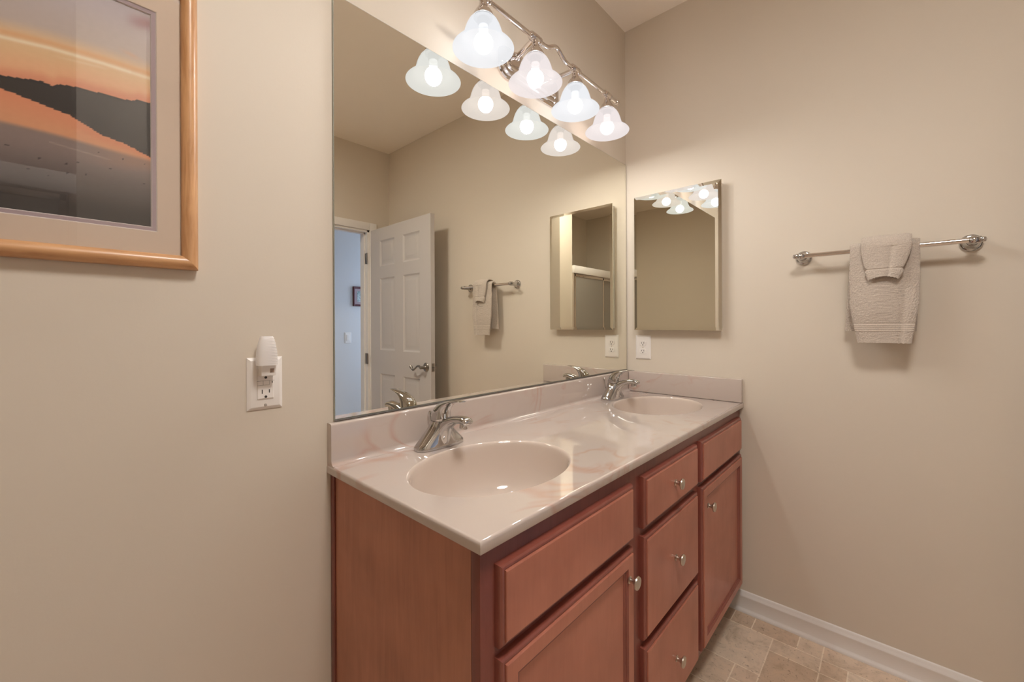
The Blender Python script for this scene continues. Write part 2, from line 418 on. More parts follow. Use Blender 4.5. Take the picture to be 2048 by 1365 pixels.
# ------------------------------------------------------------------ bathroom door, six panels, swung open beside the right wall
def make_door():
    X0, X1 = -.186, -.151; Y0, Y1 = -2.268, -1.428; Z0, Z1 = .012, 2.034
    t = tag(bpy.data.objects.new('door_1', None), None, None, None, 'structure'); COL.objects.link(t); t.location = ((X0 + X1) / 2, Y0, 0)
    t['label'] = 'white six-panel door standing open beside the right wall'
    mb = MB()
    cols = [(-2.120, -1.900), (-1.782, -1.563)]
    rows = [(.20, .836), (1.03, 1.62), (1.718, 1.93)]
    ys = sorted({Y0, Y1} | {v for c in cols for v in c}); zs = sorted({Z0, Z1} | {v for r in rows for v in r})
    prof = [(0, 0), (.010, -.007), (.014, -.0085), (.026, -.0085), (.045, -.002), (.05, -.0015)]
    for side, fn in ((0, lambda u, w_, d: (X0 - d, u, w_)), (1, lambda u, w_, d: (X1 + d, u, w_))):
        for a, b in zip(ys, ys[1:]):
            for c, d in zip(zs, zs[1:]):
                if (a, b) in cols and (c, d) in rows: mb.rects(fn, a, b, c, d, prof, False, True)
                else: mb.rects(fn, a, b, c, d, [(0, 0)], False, True)
    for q in ([(X0, Y0, Z0), (X1, Y0, Z0), (X1, Y0, Z1), (X0, Y0, Z1)], [(X0, Y1, Z0), (X1, Y1, Z0), (X1, Y1, Z1), (X0, Y1, Z1)],
              [(X0, Y0, Z1), (X1, Y0, Z1), (X1, Y1, Z1), (X0, Y1, Z1)], [(X0, Y0, Z0), (X1, Y0, Z0), (X1, Y1, Z0), (X0, Y1, Z0)]):
        mb.add(q, [(0, 1, 2, 3)])
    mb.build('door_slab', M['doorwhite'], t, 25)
    ry, rz = -1.485, .928
    for sgn, xx in ((-1, X0), (1, X1)):
        h = MB().lathe([(.033, 0), (.033, .004), (.029, .009), (.016, .013), (.011, .02), (.0105, .045), (.012, .052), (.006, .056)], (xx, ry, rz), (sgn, 0, 0), 28)
        # wave-shaped lever pointing towards the hinges
        xs = xx + sgn * .048
        pts = []; rs = []
        for k in range(25):
            q = k / 24
            pts.append((xs, ry - .125 * q, rz + .014 * sin(q * pi * 1.9) * (1 - .2 * q) - .014 * q + (.020 * max(0, q - .75) / .25)))
            rs.append(.0095 - .003 * sin(q * pi) + (.002 if q > .9 else 0))
        h.tube(pts, rs, 14)
        h.build('door_handle', M['pewter'], t)
    MB().box(X0 + .006, X1 - .006, Y1 - .001, Y1 + .0025, rz - .03, rz + .03, .001).lathe([(.006, 0), (.006, .011), (.004, .012)], (X0 + .017, Y1 + .002, rz), (0, 1, 0), 12).build('latch', M['pewter'], t)
    for z in (.25, .95, 1.80):
        MB().box(DX1 - .0185, DX1 - .0165 - .004, -D - .036, -D - .004, z - .045, z + .045).lathe([(.006, -.045), (.006, .045)], (DX1 - .0185 - .006 + .0, -D - .001 + .008, z), (0, 0, 1), 12).build('hinge', M['pewter'], t)
make_door()

# hall things seen in the mirror: framed print, light switch
hp = thing('picture_frame', (.275, HY, 1.545), 'small maroon-framed green print hanging in the hall beyond the door', 'picture')
fx0, fx1, fz0, fz1 = .172, .378, 1.44, 1.652
fr = MB()
fr.rects(lambda u, w_, d: (u, HY + d, w_), fx0, fx1, fz0, fz1, [(0, .001), (0, .016), (.006, .02), (.018, .016), (.022, .008), (.022, .004)], True, False)
fr.build('frame', M['maroon'], hp)
MB().box(fx0 + .02, fx1 - .02, HY + .003, HY + .006, fz0 + .02, fz1 - .02).build('mat_board', M['matmauve'], hp, 0)
MB().box(fx0 + .048, fx1 - .048, HY + .006, HY + .008, fz0 + .048, fz1 - .048).build('print', M['print'], hp, 0)
ls = thing('light_switch', (.116, HY, 1.10), 'white rocker light switch on the hall wall below the small framed print', 'light switch')
MB().rects(lambda u, w_, d: (u, HY + d, w_), .082, .152, 1.04, 1.157, [(0, 0), (0, .002), (.005, .006)]).build('plate', M['plastic'], ls)
MB().rects(lambda u, w_, d: (u, HY + d, w_), .1005, .1335, 1.065, 1.132, [(0, .005), (0, .008), (.002, .0105)]).build('rocker', M['plastic'], ls)

# ------------------------------------------------------------------ shower behind the camera (seen only in reflections)
sh = thing('shower_enclosure', (-2.54, SY, 0), 'metal-framed sliding glass shower front standing behind the camera', 'shower')
MB().box(SXW + .002, SX0 - .002, SY - .035, SY + .028, 1.80, 1.885, .006).build('header_rail', M['white'], sh)
MB().box(SXW + .002, SX0 - .002, SY - .06, SY + .03, 0, .11, .01).build('curb', M['white'], sh)
for x in (SX0 - .026, SXW + .002): MB().box(x, x + .024, SY - .03, SY + .02, .11, 1.80, .002).build('jamb_rail', M['chromebar'], sh)
for x0, x1, y in ((SX0 - .66, SX0 - .03, SY + .006), (SXW + .03, SX0 - .55, SY - .02)):
    p_ = MB().box(x0, x1, y - .003, y + .003, .115, 1.79).build('glass_panel', M['showerglass'], sh, 0)
    f_ = MB()
    for a, b, c, d in ((x0, x0 + .022, .112, 1.795), (x1 - .022, x1, .112, 1.795), (x0, x1, .112, .14), (x0, x1, 1.765, 1.795)):
        f_.box(a, b, y - .008, y + .008, c, d, .002)
    f_.build('panel_frame', M['chromebar'], p_)
wp = thing('picture_frame', (XW, -.31, 1.62), 'dark brown framed picture hanging on the left wall outside the view', 'picture')
MB().rects(lambda u, w_, d: (XW + d, u, w_), -.46, -.06, 1.335, 1.89, [(0, .001), (0, .018), (.006, .022), (.024, .016), (.026, .006)], True, False).build('frame', plain('walnut_frame', (.16, .075, .04), .4), wp)
MB().box(XW + .002, XW + .007, -.435, -.085, 1.36, 1.865).build('mat_board', M['mat'], wp, 0)

# ------------------------------------------------------------------ big wall mirror
MX0, MX1, MZ0, MZ1 = -1.531, -.006, 1.0015, 2.055
wm = thing('wall_mirror', ((MX0 + MX1) / 2, 0, MZ0), 'large frameless wall mirror above the vanity top', 'mirror')
MB().box(MX0, MX1, -.0058, -.0005, MZ0, MZ1).build('glass_edge', M['edge'], wm, 0)
MB().box(MX0 + .0016, MX1 - .0016, -.0068, -.0059, MZ0 + .002, MZ1 - .0016).build('mirror_glass', M['mirror'], wm, 0)
MB().box(MX0, MX1, -.0082, -.0005, MZ0 - .0022, MZ0 - .0004).build('channel', M['channel'], wm, 0)

# ------------------------------------------------------------------ medicine cabinet with bevelled mirror door
mc = thing('medicine_cabinet', (0, -.27, 1.2048), 'mirrored medicine cabinet hanging on the right wall over the duplex outlet', 'medicine cabinet')
my0, my1, mz0, mz1 = -.4725, -.0673, 1.2048, 1.8643
MB().box(-.034, -.0005, my0 + .008, my1 - .008, mz0 + .008, mz1 - .008, .002).build('body', M['cabwhite'], mc)
dd = MB().rects(lambda u, w_, d: (-.0355 - d, u, w_), my0, my1, mz0, mz1, [(0, 0), (0, .0054), (.0135, .0062)])
dd.build('mirror_door', M['mirror'], mc, 0.5)

# ------------------------------------------------------------------ vanity cabinet
VX0 = -1.535; FY = -.531; CT = .8737; DEP = .546; ZC = .8949
vc = thing('vanity_cabinet', (-.77, -.27, 0), 'reddish cherry-stained double vanity cabinet below the marble top', 'cabinet')
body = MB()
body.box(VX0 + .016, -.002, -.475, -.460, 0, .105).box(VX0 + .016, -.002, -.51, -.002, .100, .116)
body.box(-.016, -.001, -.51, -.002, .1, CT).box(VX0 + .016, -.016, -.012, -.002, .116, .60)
body.build('carcass', M['toekick'], vc, 0)
MB().box(VX0, VX0 + .016, -.509, -.002, .100, CT).box(VX0, VX0 + .016, -.475, -.002, 0, .100).build('side_panel', M['veneer'], vc, 0)
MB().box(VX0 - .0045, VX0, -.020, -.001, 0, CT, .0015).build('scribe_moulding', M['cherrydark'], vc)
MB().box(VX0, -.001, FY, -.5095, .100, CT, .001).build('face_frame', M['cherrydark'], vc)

def front_fn(u, w_, d): return (u, FY - d, w_)
EDGE = [(0, 0), (0, .009), (.0015, .0125), (.0045, .0150), (.008, .0158), (.0086, .0148), (.0096, .0148), (.0100, .0185), (.0118, .0195)]
PANEL = EDGE + [(.037, .0195), (.0385, .0180), (.041, .0170), (.0425, .0140), (.0455, .0145), (.048, .0125), (.049, .0105), (.055, .0105)]
def knob(x, z, parent):
    MB().lathe([(.0085, 0), (.0088, .002), (.006, .004), (.0052, .009), (.0062, .013), (.0115, .0165), (.0152, .0185), (.0158, .021), (.0148, .0235), (.0120, .0240), (.0115, .0234), (.006, .0246), (.001, .0250)],
               (x, FY - .0195, z), (0, -1, 0), 28).build('knob', M['nickel'], parent)
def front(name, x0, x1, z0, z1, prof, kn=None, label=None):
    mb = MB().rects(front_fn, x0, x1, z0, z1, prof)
    ne = len(EDGE) - 3       # shade put into the colour: routed edges take the darker wood
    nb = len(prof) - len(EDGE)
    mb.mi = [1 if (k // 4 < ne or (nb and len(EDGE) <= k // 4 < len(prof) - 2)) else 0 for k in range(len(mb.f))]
    o = mb.build(name, [M['cherry'], M['cherryshade']], vc, 25)
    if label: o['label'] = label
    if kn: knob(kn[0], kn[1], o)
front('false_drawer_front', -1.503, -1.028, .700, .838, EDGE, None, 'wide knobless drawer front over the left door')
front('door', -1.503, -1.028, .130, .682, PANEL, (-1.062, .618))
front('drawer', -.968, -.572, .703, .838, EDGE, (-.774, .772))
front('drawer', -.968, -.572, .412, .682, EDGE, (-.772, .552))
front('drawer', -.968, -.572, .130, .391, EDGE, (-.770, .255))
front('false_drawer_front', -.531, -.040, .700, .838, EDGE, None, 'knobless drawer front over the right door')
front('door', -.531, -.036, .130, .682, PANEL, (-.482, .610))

# ------------------------------------------------------------------ vanity top: deck, two basins, backsplash
vt = thing('bathroom_countertop', (-.774, -.27, CT), 'cream marble double-basin countertop on the cherry cabinet', 'countertop')
XL = -1.548; RR = .006
basins = [(-1.270, -.298, .222, .170), (-.285, -.288, .222, .170)]
deck = MB()
px0, px1, pxm = XL + RR, -RR, -.7775; py0, py1 = -DEP + RR, -.02
NA = 160
def rect_hit(c, th, x0, x1, y0, y1):
    dx, dy = cos(th), sin(th); t = 9
    if dx > 1e-9: t = min(t, (x1 - c[0]) / dx)
    if dx < -1e-9: t = min(t, (x0 - c[0]) / dx)
    if dy > 1e-9: t = min(t, (y1 - c[1]) / dy)
    if dy < -1e-9: t = min(t, (y0 - c[1]) / dy)
    return (c[0] + dx * t, c[1] + dy * t)
for bi, (bx, by, ba, bb) in enumerate(basins):
    x0, x1 = (px0, pxm) if bi == 0 else (pxm, px1)
    angs = [2 * pi * k / NA for k in range(NA)] + [math.atan2(y - by, x - bx) % (2 * pi) for x in (x0, x1) for y in (py0, py1)]
    angs = sorted(set(angs)); n = len(angs)
    def ell(th, s_):
        # point of ellipse scaled by s_ in the direction th
        k = 1 / math.sqrt((cos(th) / ba) ** 2 + (sin(th) / bb) ** 2)
        return (bx + cos(th) * k * s_, by + sin(th) * k * s_)
    rings = []
    outer = [rect_hit((bx, by), th, x0, x1, py0, py1) for th in angs]
    for q in (0, .33, .66, 1):
        rings.append([(ell(th, 1.0)[0] * (1 - q) + o[0] * q, ell(th, 1.0)[1] * (1 - q) + o[1] * q, ZC) for th, o in zip(angs, outer)])
    deck.loft(rings, False, False)
    # basin bowl
    b = MB(); prof = [(1.0, 0), (.992, -.0006), (.982, -.0022), (.972, -.0055), (.964, -.0105), (.955, -.020), (.935, -.045), (.905, -.075), (.86, -.103), (.79, -.124), (.68, -.137), (.52, -.144), (.35, -.148), (.2, -.150), (.105, -.151)]
    b.loft([[(ell(th, s_)[0], ell(th, s_)[1], ZC + z) for th in angs] for s_, z in prof], False, True)
    bo = b.build('basin', M['basin'], vt, 60); bo['label'] = ['smooth oval basin nearest the left end', 'smooth oval basin nearest the right wall'][bi]
    MB().lathe([(.030, 0), (.030, .003), (.024, .004), (.022, .0015), (.018, .006), (.010, .0075), (.001, .008)], (bx, by, ZC - .152), (0, 0, 1), 28).build('drain', M['chrome'], bo)
arc = [(RR * (1 - sin(a)), ZC - RR * (1 - cos(a))) for a in [k * pi / 12 for k in range(7)]]
deck.rects(lambda u, w_, d: (u, w_, d), XL, 0, -DEP, 0, [(i, z) for i, z in arc] + [(.0, CT + .002), (.0015, CT), (.03, CT)], False, False)
deck.add([(px0, py1, ZC), (px1, py1, ZC), (px1, -RR, ZC), (px0, -RR, ZC)], [(0, 1, 2, 3)])
deck.build('deck', M['marble'], vt, 40)
ZB = .9963; SB = .022
bp = [(0, CT + .006), (0, ZB), (-.016, ZB), (-.0195, ZB - .001), (-.0215, ZB - .003), (-SB, ZB - .006)]
cr = .013
bp += [(-SB - cr * (1 - cos(a)), ZC + cr - cr * sin(a) + .0003) for a in [k * pi / 16 for k in range(9)]]
bp += [(-SB - cr, CT + .006)]
bs = MB(); bs.loft([[(x, y, z) for y, z in bp] for x in (XL + .0015, -.0003)])
# soften the left end
bs.build('backsplash', M['marble'], vt, 40)
ss = MB().box(-.021, -.0005, -DEP + .002, -SB - .002, ZC + .0008, ZB, .003, 3).build('side_splash', M['marble'])
tag(ss, 'short marble side splash standing against the right wall on the vanity top', 'side splash')

# ------------------------------------------------------------------ faucets
def sup(cx, cy, z, a, b, n, N=48):
    r = []
    for k in range(N):
        t = 2 * pi * k / N; c, s_ = cos(t), sin(t)
        r.append((cx + a * math.copysign(abs(c) ** (2 / n), c), cy + b * math.copysign(abs(s_) ** (2 / n), s_), z))
    return r
def make_faucet():
    X, Y, Z = -1.265, -.078, ZC
    t = thing('faucet', (X, Y, Z + .0006), 'chrome single-lever faucet behind the left basin, nearest the camera', 'faucet', None)
    b = MB()
    secs = [(.0008, .0785, .0300, 2.9), (.004, .0795, .0305, 2.9), (.010, .0785, .0300, 2.8), (.017, .0725, .0295, 2.6), (.026, .0635, .0290, 2.4), (.036, .0535, .0285, 2.25), (.047, .0435, .028, 2.1), (.058, .0345, .0275, 2), (.067, .0288, .0268, 2), (.073, .0262, .0262, 2)]
    # upper sections lean slightly towards the basin
    b.loft([sup(X, Y - .09 * max(0, z - .03), Z + z, a, c, n) for z, a, c, n in secs])
    b.build('faucet_body', M['chrome'], t, 50)
    def sect(B, Fp, wd, N=28, pw=2.2):
        B = Vector(B); Fp = Vector(Fp); c = (B + Fp) / 2; h = (B - Fp) / 2; r = []
        for k in range(N):
            q = 2 * pi * k / N; cc, s_ = cos(q), sin(q)
            p = c + h * math.copysign(abs(cc) ** (2 / pw), cc)
            r.append((X + wd * math.copysign(abs(s_) ** (2 / pw), s_), p[0], p[1]))
        return r
    def hermite(secs, sub):
        out = []
        for i in range(len(secs) - 1):
            p0 = secs[max(i - 1, 0)]; p1 = secs[i]; p2 = secs[i + 1]; p3 = secs[min(i + 2, len(secs) - 1)]
            for k in range(sub):
                q = k / sub; o = []
                for a, b_, c, d in zip(p0, p1, p2, p3):
                    o.append(.5 * ((2 * b_) + (-a + c) * q + (2 * a - 5 * b_ + 4 * c - d) * q * q + (-a + 3 * b_ - 3 * c + d) * q ** 3))
                out.append(o)
        out.append(list(secs[-1])); return out
    sp = [(-.060, .926, -.107, .8965, .0262), (-.072, .950, -.108, .902, .0240), (-.088, .966, -.111, .920, .0215), (-.106, .9765, -.118, .938, .0192), (-.128, .984, -.130, .953, .0170), (-.153, .990, -.152, .966, .0155), (-.178, .9925, -.176, .971, .0155), (-.194, .991, -.190, .9695, .0162), (-.2025, .9865, -.1985, .970, .0155), (-.205, .981, -.203, .974, .012)]
    s_ = MB(); s_.loft([sect((a, b_), (c, d), w_) for a, b_, c, d, w_ in hermite(sp, 5)])
    so = s_.build('spout', M['chrome'], t, 60)
    MB().lathe([(.0105, 0), (.0112, -.003), (.0112, -.013), (.0098, -.0145), (.009, -.012)], (X, -.183, .974), (0, -.12, 1), 24).build('aerator', M['chrome'], so)
    hd = [(-.0575, .9695, -.1105, .9695, .0255), (-.058, .976, -.112, .974, .0258), (-.0605, .988, -.1125, .983, .0248), (-.068, 1.002, -.114, .993, .0230), (-.082, 1.014, -.119, 1.003, .0205), (-.102, 1.0225, -.128, 1.0125, .0178), (-.126, 1.028, -.1405, 1.0205, .0158), (-.152, 1.0315, -.158, 1.0262, .0145), (-.172, 1.0325, -.174, 1.0285, .0128), (-.1795, 1.0318, -.180, 1.0292, .0095)]
    h = MB(); h.loft([sect((a, b_), (c, d), w_) for a, b_, c, d, w_ in hermite(hd, 5)])
    h.build('lever_handle', M['chrome'], t, 60)
    MB().lathe([(.0022, 0), (.0022, .060), (.0045, .063), (.0052, .068), (.0035, .072), (.001, .073)], (X, -.045, Z + .02), (0, .16, 1), 12).build('pop_up_rod', M['chrome'], t)
    return t
def kids(o): return [c for c in bpy.data.objects if c.parent == o]
def copy_tree(o, parent=None):
    c = o.copy(); COL.objects.link(c); c.parent = parent
    for ch in kids(o): copy_tree(ch, c)
    return c
fa = make_faucet(); fa['group'] = 'chrome basin faucets'
fb = copy_tree(fa); fb.location.x = -.283
fb['label'] = 'chrome single-lever faucet behind the right basin, nearest the right wall'

# ------------------------------------------------------------------ vanity light
LX = [-1.136, -.893, -.653, -.413]; LY = -.128; RIM = 2.053; BZ = 2.206
vl = thing('vanity_light', (-.773, 0, 2.17), 'four-lamp chrome vanity light bar with frosted bell shades above the mirror', 'light fixture')
def stadium(x0, x1, z0, z1, y, N=14):
    r = (z1 - z0) / 2 * .78; pts = []
    for cx_, cz_, a0 in ((x1 - r, z1 - r, 0), (x0 + r, z1 - r, pi / 2), (x0 + r, z0 + r, pi), (x1 - r, z0 + r, 1.5 * pi)):
        for k in range(N): a = a0 + (pi / 2) * k / (N - 1); pts.append((cx_ + r * cos(a), y, cz_ + r * sin(a)))
    return pts
b = MB(); pz0, pz1, pxa, pxb = 2.112, 2.226, -.952, -.597
b.loft([stadium(pxa + i, pxb - i, pz0 + i, pz1 - i, y) for i, y in ((0, -.0005), (0, -.008), (.003, -.012), (.010, -.0135), (.014, -.0185), (.019, -.0205), (.026, -.0215), (.030, -.0265), (.036, -.029), (.045, -.0295))])
b.build('backplate', M['chromebar'], vl, 30)
for xb in (LX[1] , LX[2] ):
    xp = xb + (.020 if xb < -.77 else -.020)
    MB().tube([(xp, -.026, BZ - .010), (xb, LY, BZ)], .0098, 20).lathe([(.014, 0), (.014, .006), (.010, .010)], (xp, -.027, BZ - .010), (0, -1, 0), 20).build('bracket_arm', M['chromebar'], vl)
bar = MB()
pts = []
xs0, xs1 = LX[0] - .075, LX[3] + .075
for k in range(121):
    x = xs0 + (xs1 - xs0) * k / 120; z = BZ
    a, c = LX[1] + .018, LX[2] - .018
    if a < x < c:
        q = (x - a) / (c - a)
        z += .027 * math.exp(-((q - .5) / .21) ** 2) - .003 * (sin(2 * pi * q) ** 2)
    pts.append((x, LY, z))
bar.tube(pts, .0078, 18)
for s_, xe in ((-1, xs0), (1, xs1)):
    bar.lathe([(.0078, -.004), (.0105, -.002), (.0105, .010), (.012, .012), (.012, .016), (.0095, .020), (.006, .024), (.001, .025)], (xe, LY, BZ), (s_, 0, 0), 20)
bar.build('light_bar', M['chromebar'], vl, 45)
for i, x in enumerate(LX):
    kind = 'cool' if i % 2 == 0 else 'warm'
    MB().lathe([(.0085, -.026), (.0125, -.025), (.0135, -.021), (.0115, -.018), (.0135, -.014), (.0142, -.008), (.0142, .008), (.0135, .014), (.0115, .018), (.0135, .021), (.0125, .025), (.0085, .026)], (x, LY, BZ), (1, 0, 0), 24).build('collar', M['chromebar'], vl, 30)
    soc = MB().lathe([(.010, 0), (.0115, -.010), (.0125, -.017), (.0165, -.025), (.0225, -.033), (.0275, -.041), (.0300, -.047), (.0305, -.052), (.028, -.0535), (.015, -.0535)], (x, LY, BZ - .008), (0, 0, 1), 32).build('socket_cup', M['chromebar'], vl, 40)
    zt = BZ - .0585
    MB().lathe([(.0275, BZ - .0622), (.0285, BZ - .0632), (.0275, BZ - .0645), (.0175, BZ - .066), (.0170, 2.124), (.0145, 2.120)], (x, LY, 0), (0, 0, 1), 28).build('lamp_holder', M['black'], vl)
    outp = [(.0265, zt), (.034, zt - .006), (.0425, zt - .016), (.0495, zt - .029), (.0545, zt - .043), (.0580, zt - .056), (.0620, zt - .067), (.0700, zt - .078), (.0790, zt - .0855), (.0870, zt - .0905), (.0905, RIM)]
    inn = [(r - .0035, z - (.000 if r > .08 else .001)) for r, z in outp[::-1]]
    sh_ = MB().lathe([(r, z) for r, z in outp] + [(.0912, RIM - .0015), (.0905, RIM - .003), (.0885, RIM - .002)] + inn[1:], (x, LY, 0), (0, 0, 1), 64, False, False).build('lamp_shade', M['shade_' + kind], vl, 60)
    sh_['label'] = {'cool': 'cool-white lit bell shade', 'warm': 'warm pinkish lit bell shade'}[kind]
    bc = 2.069; br = .029
    prof = [(.013, 2.121), (.0135, 2.112)] + [(br * sin(a), bc + br * cos(a)) for a in [radians(28) + radians(152) * k / 14 for k in range(15)]]
    MB().lathe(prof, (x, LY, 0), (0, 0, 1), 32).build('light_bulb', M['bulb_' + kind], vl, 60)
    ld = bpy.data.lights.new('bulb_light', 'POINT'); ld.energy = LAMP_W
    ld.shadow_soft_size = .027; ld.color = (.97, .975, 1.0) if kind == 'cool' else (1.0, .95, .90)
    lo = bpy.data.objects.new('bulb_light', ld); COL.objects.link(lo); lo.parent = vl
    lo.location = Vector((x, LY, 2.066)) - vl.location

# ------------------------------------------------------------------ added fill dome on the ceiling near the camera (outside the view)
cl = thing('added_fill_light', (-1.56, -1.15, H), 'added round fill light above and behind the camera', 'light fixture')
MB().lathe([(.245, 0), (.245, -.050), (.240, -.056), (.230, -.056), (.226, -.040)], (-1.56, -1.15, H - .0005), (0, 0, 1), 40).build('base_ring', M['white'], cl)
MB().lathe([(.225, -.040), (.210, -.050), (.175, -.060), (.12, -.067), (.06, -.071), (.001, -.072)], (-1.56, -1.15, H), (0, 0, 1), 40).build('fill_dome', emis('fill_glow', (1.0, .95, .90), FILL_L), cl)

# ------------------------------------------------------------------ towel bar and towels on the right wall
TBZ = 1.492; TBX = -.068; TY0, TY1 = -.7625, -1.2075
tb = thing('towel_bar', (0, (TY0 + TY1) / 2, TBZ), 'chrome towel bar with round flanges on the right wall', 'towel bar')
MB().tube([(TBX, TY0, TBZ), (TBX, TY1, TBZ)], .0082, 20).build('rail', M['chromebar'], tb)
for y, s_ in ((TY0, 1), (TY1, -1)):
    MB().lathe([(.0275, 0), (.0275, .004), (.0262, .008), (.0225, .011), (.0205, .0115), (.0190, .0145), (.0150, .019), (.0125, .028), (.0118, .046), (.0128, .056), (.0135, .064), (.0125, .073), (.009, .079), (.001, .082)], (-.0004, y, TBZ), (-1, 0, 0), 32).lathe(
        [(.0095, 0), (.0100, .012), (.0115, .014), (.0115, .017), (.008, .019), (.0085, .022), (.0075, .027), (.001, .030)], (TBX, y - s_ * .002, TBZ), (0, s_, 0), 20).build('post', M['chrome'], tb, 45)

def towel(name, label, yc, cfg):
    """flattened tube of cloth hung over the bar; ends open. cfg: front/back lengths, width fn, thickness fn, offset fn"""
    NL, NC = cfg['nl'], cfg['nc']; r = cfg['r']
    Lf, Lb = cfg['front'], cfg['back']; La = pi * r; L = Lf + La + Lb
    def path(s):      # s from the front bottom; gives centre (x, z) and outward normal (x, z)
        if s < Lf:
            z = TBZ - (Lf - s); return TBX - r, z, -1, 0
        if s < Lf + La:
            a = (s - Lf) / r; return TBX - r * cos(a), TBZ + r * sin(a), -cos(a), sin(a)
        return TBX + r, TBZ - (s - Lf - La), 1, 0
    def ring(i, inner):
        s = L * i / (NL - 1); x, z, nx, nz = path(s)
        w_ = cfg['w'](s, L, Lf, La); tk = cfg['t'](s, L, Lf, La); dy, dn = cfg['off'](s, L, Lf, La)
        pts = []
        for k in range(NC):
            q = 2 * pi * k / NC; c, sn = cos(q), sin(q)
            pu = 3.2
            u = math.copysign(abs(c) ** (2 / pu), c) * w_ / 2; n_ = math.copysign(abs(sn) ** (2 / 2.4), sn) * tk / 2
            if inner:
                u *= 1 - cfg['wall'] * 2 / w_; n_ *= max(.15, 1 - cfg['wall'] * 2 / tk)
            yy = yc + dy + u
            P = Vector((yy * 9, s * 7, cfg['seed']))
            wr = noise.noise(P) * cfg['wr'] + cfg['fold'](u / w_, s, Lf)
            terry = 0
            if not inner:
                band = min(abs(s - b_) - h_ for b_, h_ in cfg['bands'])
                if band > 0:
                    Q = Vector((yy * 330, s * 330, q * 6 + cfg['seed'])); terry = (noise.noise(Q) + .6 * noise.noise(Q * 2.1)) * cfg['terry']
                for b_, hh in cfg['ridges']:
                    terry += .0018 * math.exp(-((s - b_) / .0016) ** 2) * hh
            d = n_ + dn + wr + terry * (1 if n_ >= 0 else -1)
            side = terry * c * .6
            hem = cfg['hem'](u / w_, s, L)
            pts.append((x + nx * d, yy + side, z + nz * d + hem))
        return pts
    outer = [ring(i, False) for i in range(NL)]; inner = [ring(i, True) for i in range(NL)][::-1]
    mb = MB(); mb.loft(outer + inner, loop=True)
    o = mb.build(name, M['towel'], None, 70)
    return tag(o, label, 'towel')

Lf1 = TBZ - 1.167
towel('hand_towel', 'taupe terry hand towel folded over the towel bar', -.998, dict(
    nl=330, nc=190, r=.0205, front=Lf1, back=.285, seed=3.1, wall=.0028, wr=.0035, terry=.0019,
    w=lambda s, L, Lf, La: interp(s, [(0, .138), (.03, .146), (.06, .156), (.13, .176), (.24, .180), (Lf, .178), (Lf + La, .180), (L, .188)]),
    t=lambda s, L, Lf, La: interp(s, [(0, .015), (.05, .013), (.12, .017), (Lf - .02, .018), (Lf, .015), (Lf + La, .015), (L, .014)]),
    off=lambda s, L, Lf, La: (interp(s, [(0, .0), (.1, .002), (Lf, 0), (Lf + La, 0), (L, .012)]), interp(s, [(0, .004), (.1, .008), (Lf - .03, .002), (Lf, 0), (Lf + La, 0), (Lf + La + .1, .0), (L, .004)])),
    fold=lambda u, s, Lf: -.004 * math.exp(-((u + .30) / .06) ** 2) * (1 if s < Lf else .3) + .002 * sin(u * 9 + s * 6),
    hem=lambda u, s, L: (.0012 * sin(u * 75) if (s < .008) else 0),
    bands=[(.004, .006), (.0535, .016)], ridges=[(.041, 1), (.0475, 1), (.054, 1), (.0605, 1), (.066, -.8)]))
Lf2 = TBZ - 1.381
towel('washcloth', 'small taupe washcloth draped over the hand towel', -1.004, dict(
    nl=190, nc=150, r=.0385, front=Lf2, back=.085, seed=8.7, wall=.0022, wr=.0022, terry=.0017,
    w=lambda s, L, Lf, La: interp(s, [(0, .078), (.012, .088), (.025, .098), (.036, .092), (.05, .104), (.085, .122), (Lf, .128), (Lf + La, .128), (L, .122)]),
    t=lambda s, L, Lf, La: interp(s, [(0, .0235), (.03, .0195), (.06, .014), (Lf, .0105), (Lf + La, .0105), (L, .014)]),
    off=lambda s, L, Lf, La: (interp(s, [(0, .006), (.05, .004), (Lf, 0)]), interp(s, [(0, .007), (.05, .005), (Lf, .002), (Lf + La, 0), (L, -.004)])),
    fold=lambda u, s, Lf: -.0035 * math.exp(-((u + .12) / .07) ** 2) * (1 if s < Lf else .2),
    hem=lambda u, s, L: (max(0, 1 - s / .03)) * .011 * cos(u * pi) + (.0012 * sin(u * 60) if s < .01 else 0),
    bands=[(.003, .004), (.0365, .0035)], ridges=[(.0365, -1.2)]))

# ------------------------------------------------------------------ outlets
go = thing('power_outlet', (-1.683, 0, 1.108), 'white power outlet with test buttons on the wall below the sunset picture', 'outlet')
gx0, gx1, gz0, gz1 = -1.7185, -1.6485, 1.0515, 1.1655
fnb = lambda u, w_, d: (u, -d, w_)
MB().rects(fnb, gx0, gx1, gz0, gz1, [(0, .0003), (0, .0018), (.002, .0032), (.006, .0055), (.007, .0058)]).build('plate', M['plastic'], go, 20)
MB().rects(fnb, -1.7010, -1.6660, 1.0735, 1.1435, [(0, .0058), (.0005, .0045), (.0012, .0045), (.0015, .0075), (.003, .0082)], False).build('receptacle', M['plastic'], go, 20)
sl = MB()
sl.box(-1.6915, -1.6897, -.0086, -.0078, 1.0865, 1.0955).box(-1.6775, -1.6757, -.0086, -.0078, 1.0875, 1.0950)
for z in (1.0795, 1.1215):
    sl.lathe([(.0028, 0), (.0028, .0006)], (-1.6835, -.0080, z), (0, -1, 0), 12)
sl.box(-1.7005, -1.6665, -.0084, -.0081, 1.1142, 1.1146).box(-1.7005, -1.6765, -.0084, -.0081, 1.1048, 1.1052).box(-1.6890, -1.6886, -.0084, -.0081, 1.1048, 1.1144).box(-1.6766, -1.6762, -.0084, -.0081, 1.1048, 1.1144)
sl.box(-1.6712, -1.6698, -.0086, -.0078, 1.1085, 1.1125)
sl.build('slots', M['slot'], go, 0)
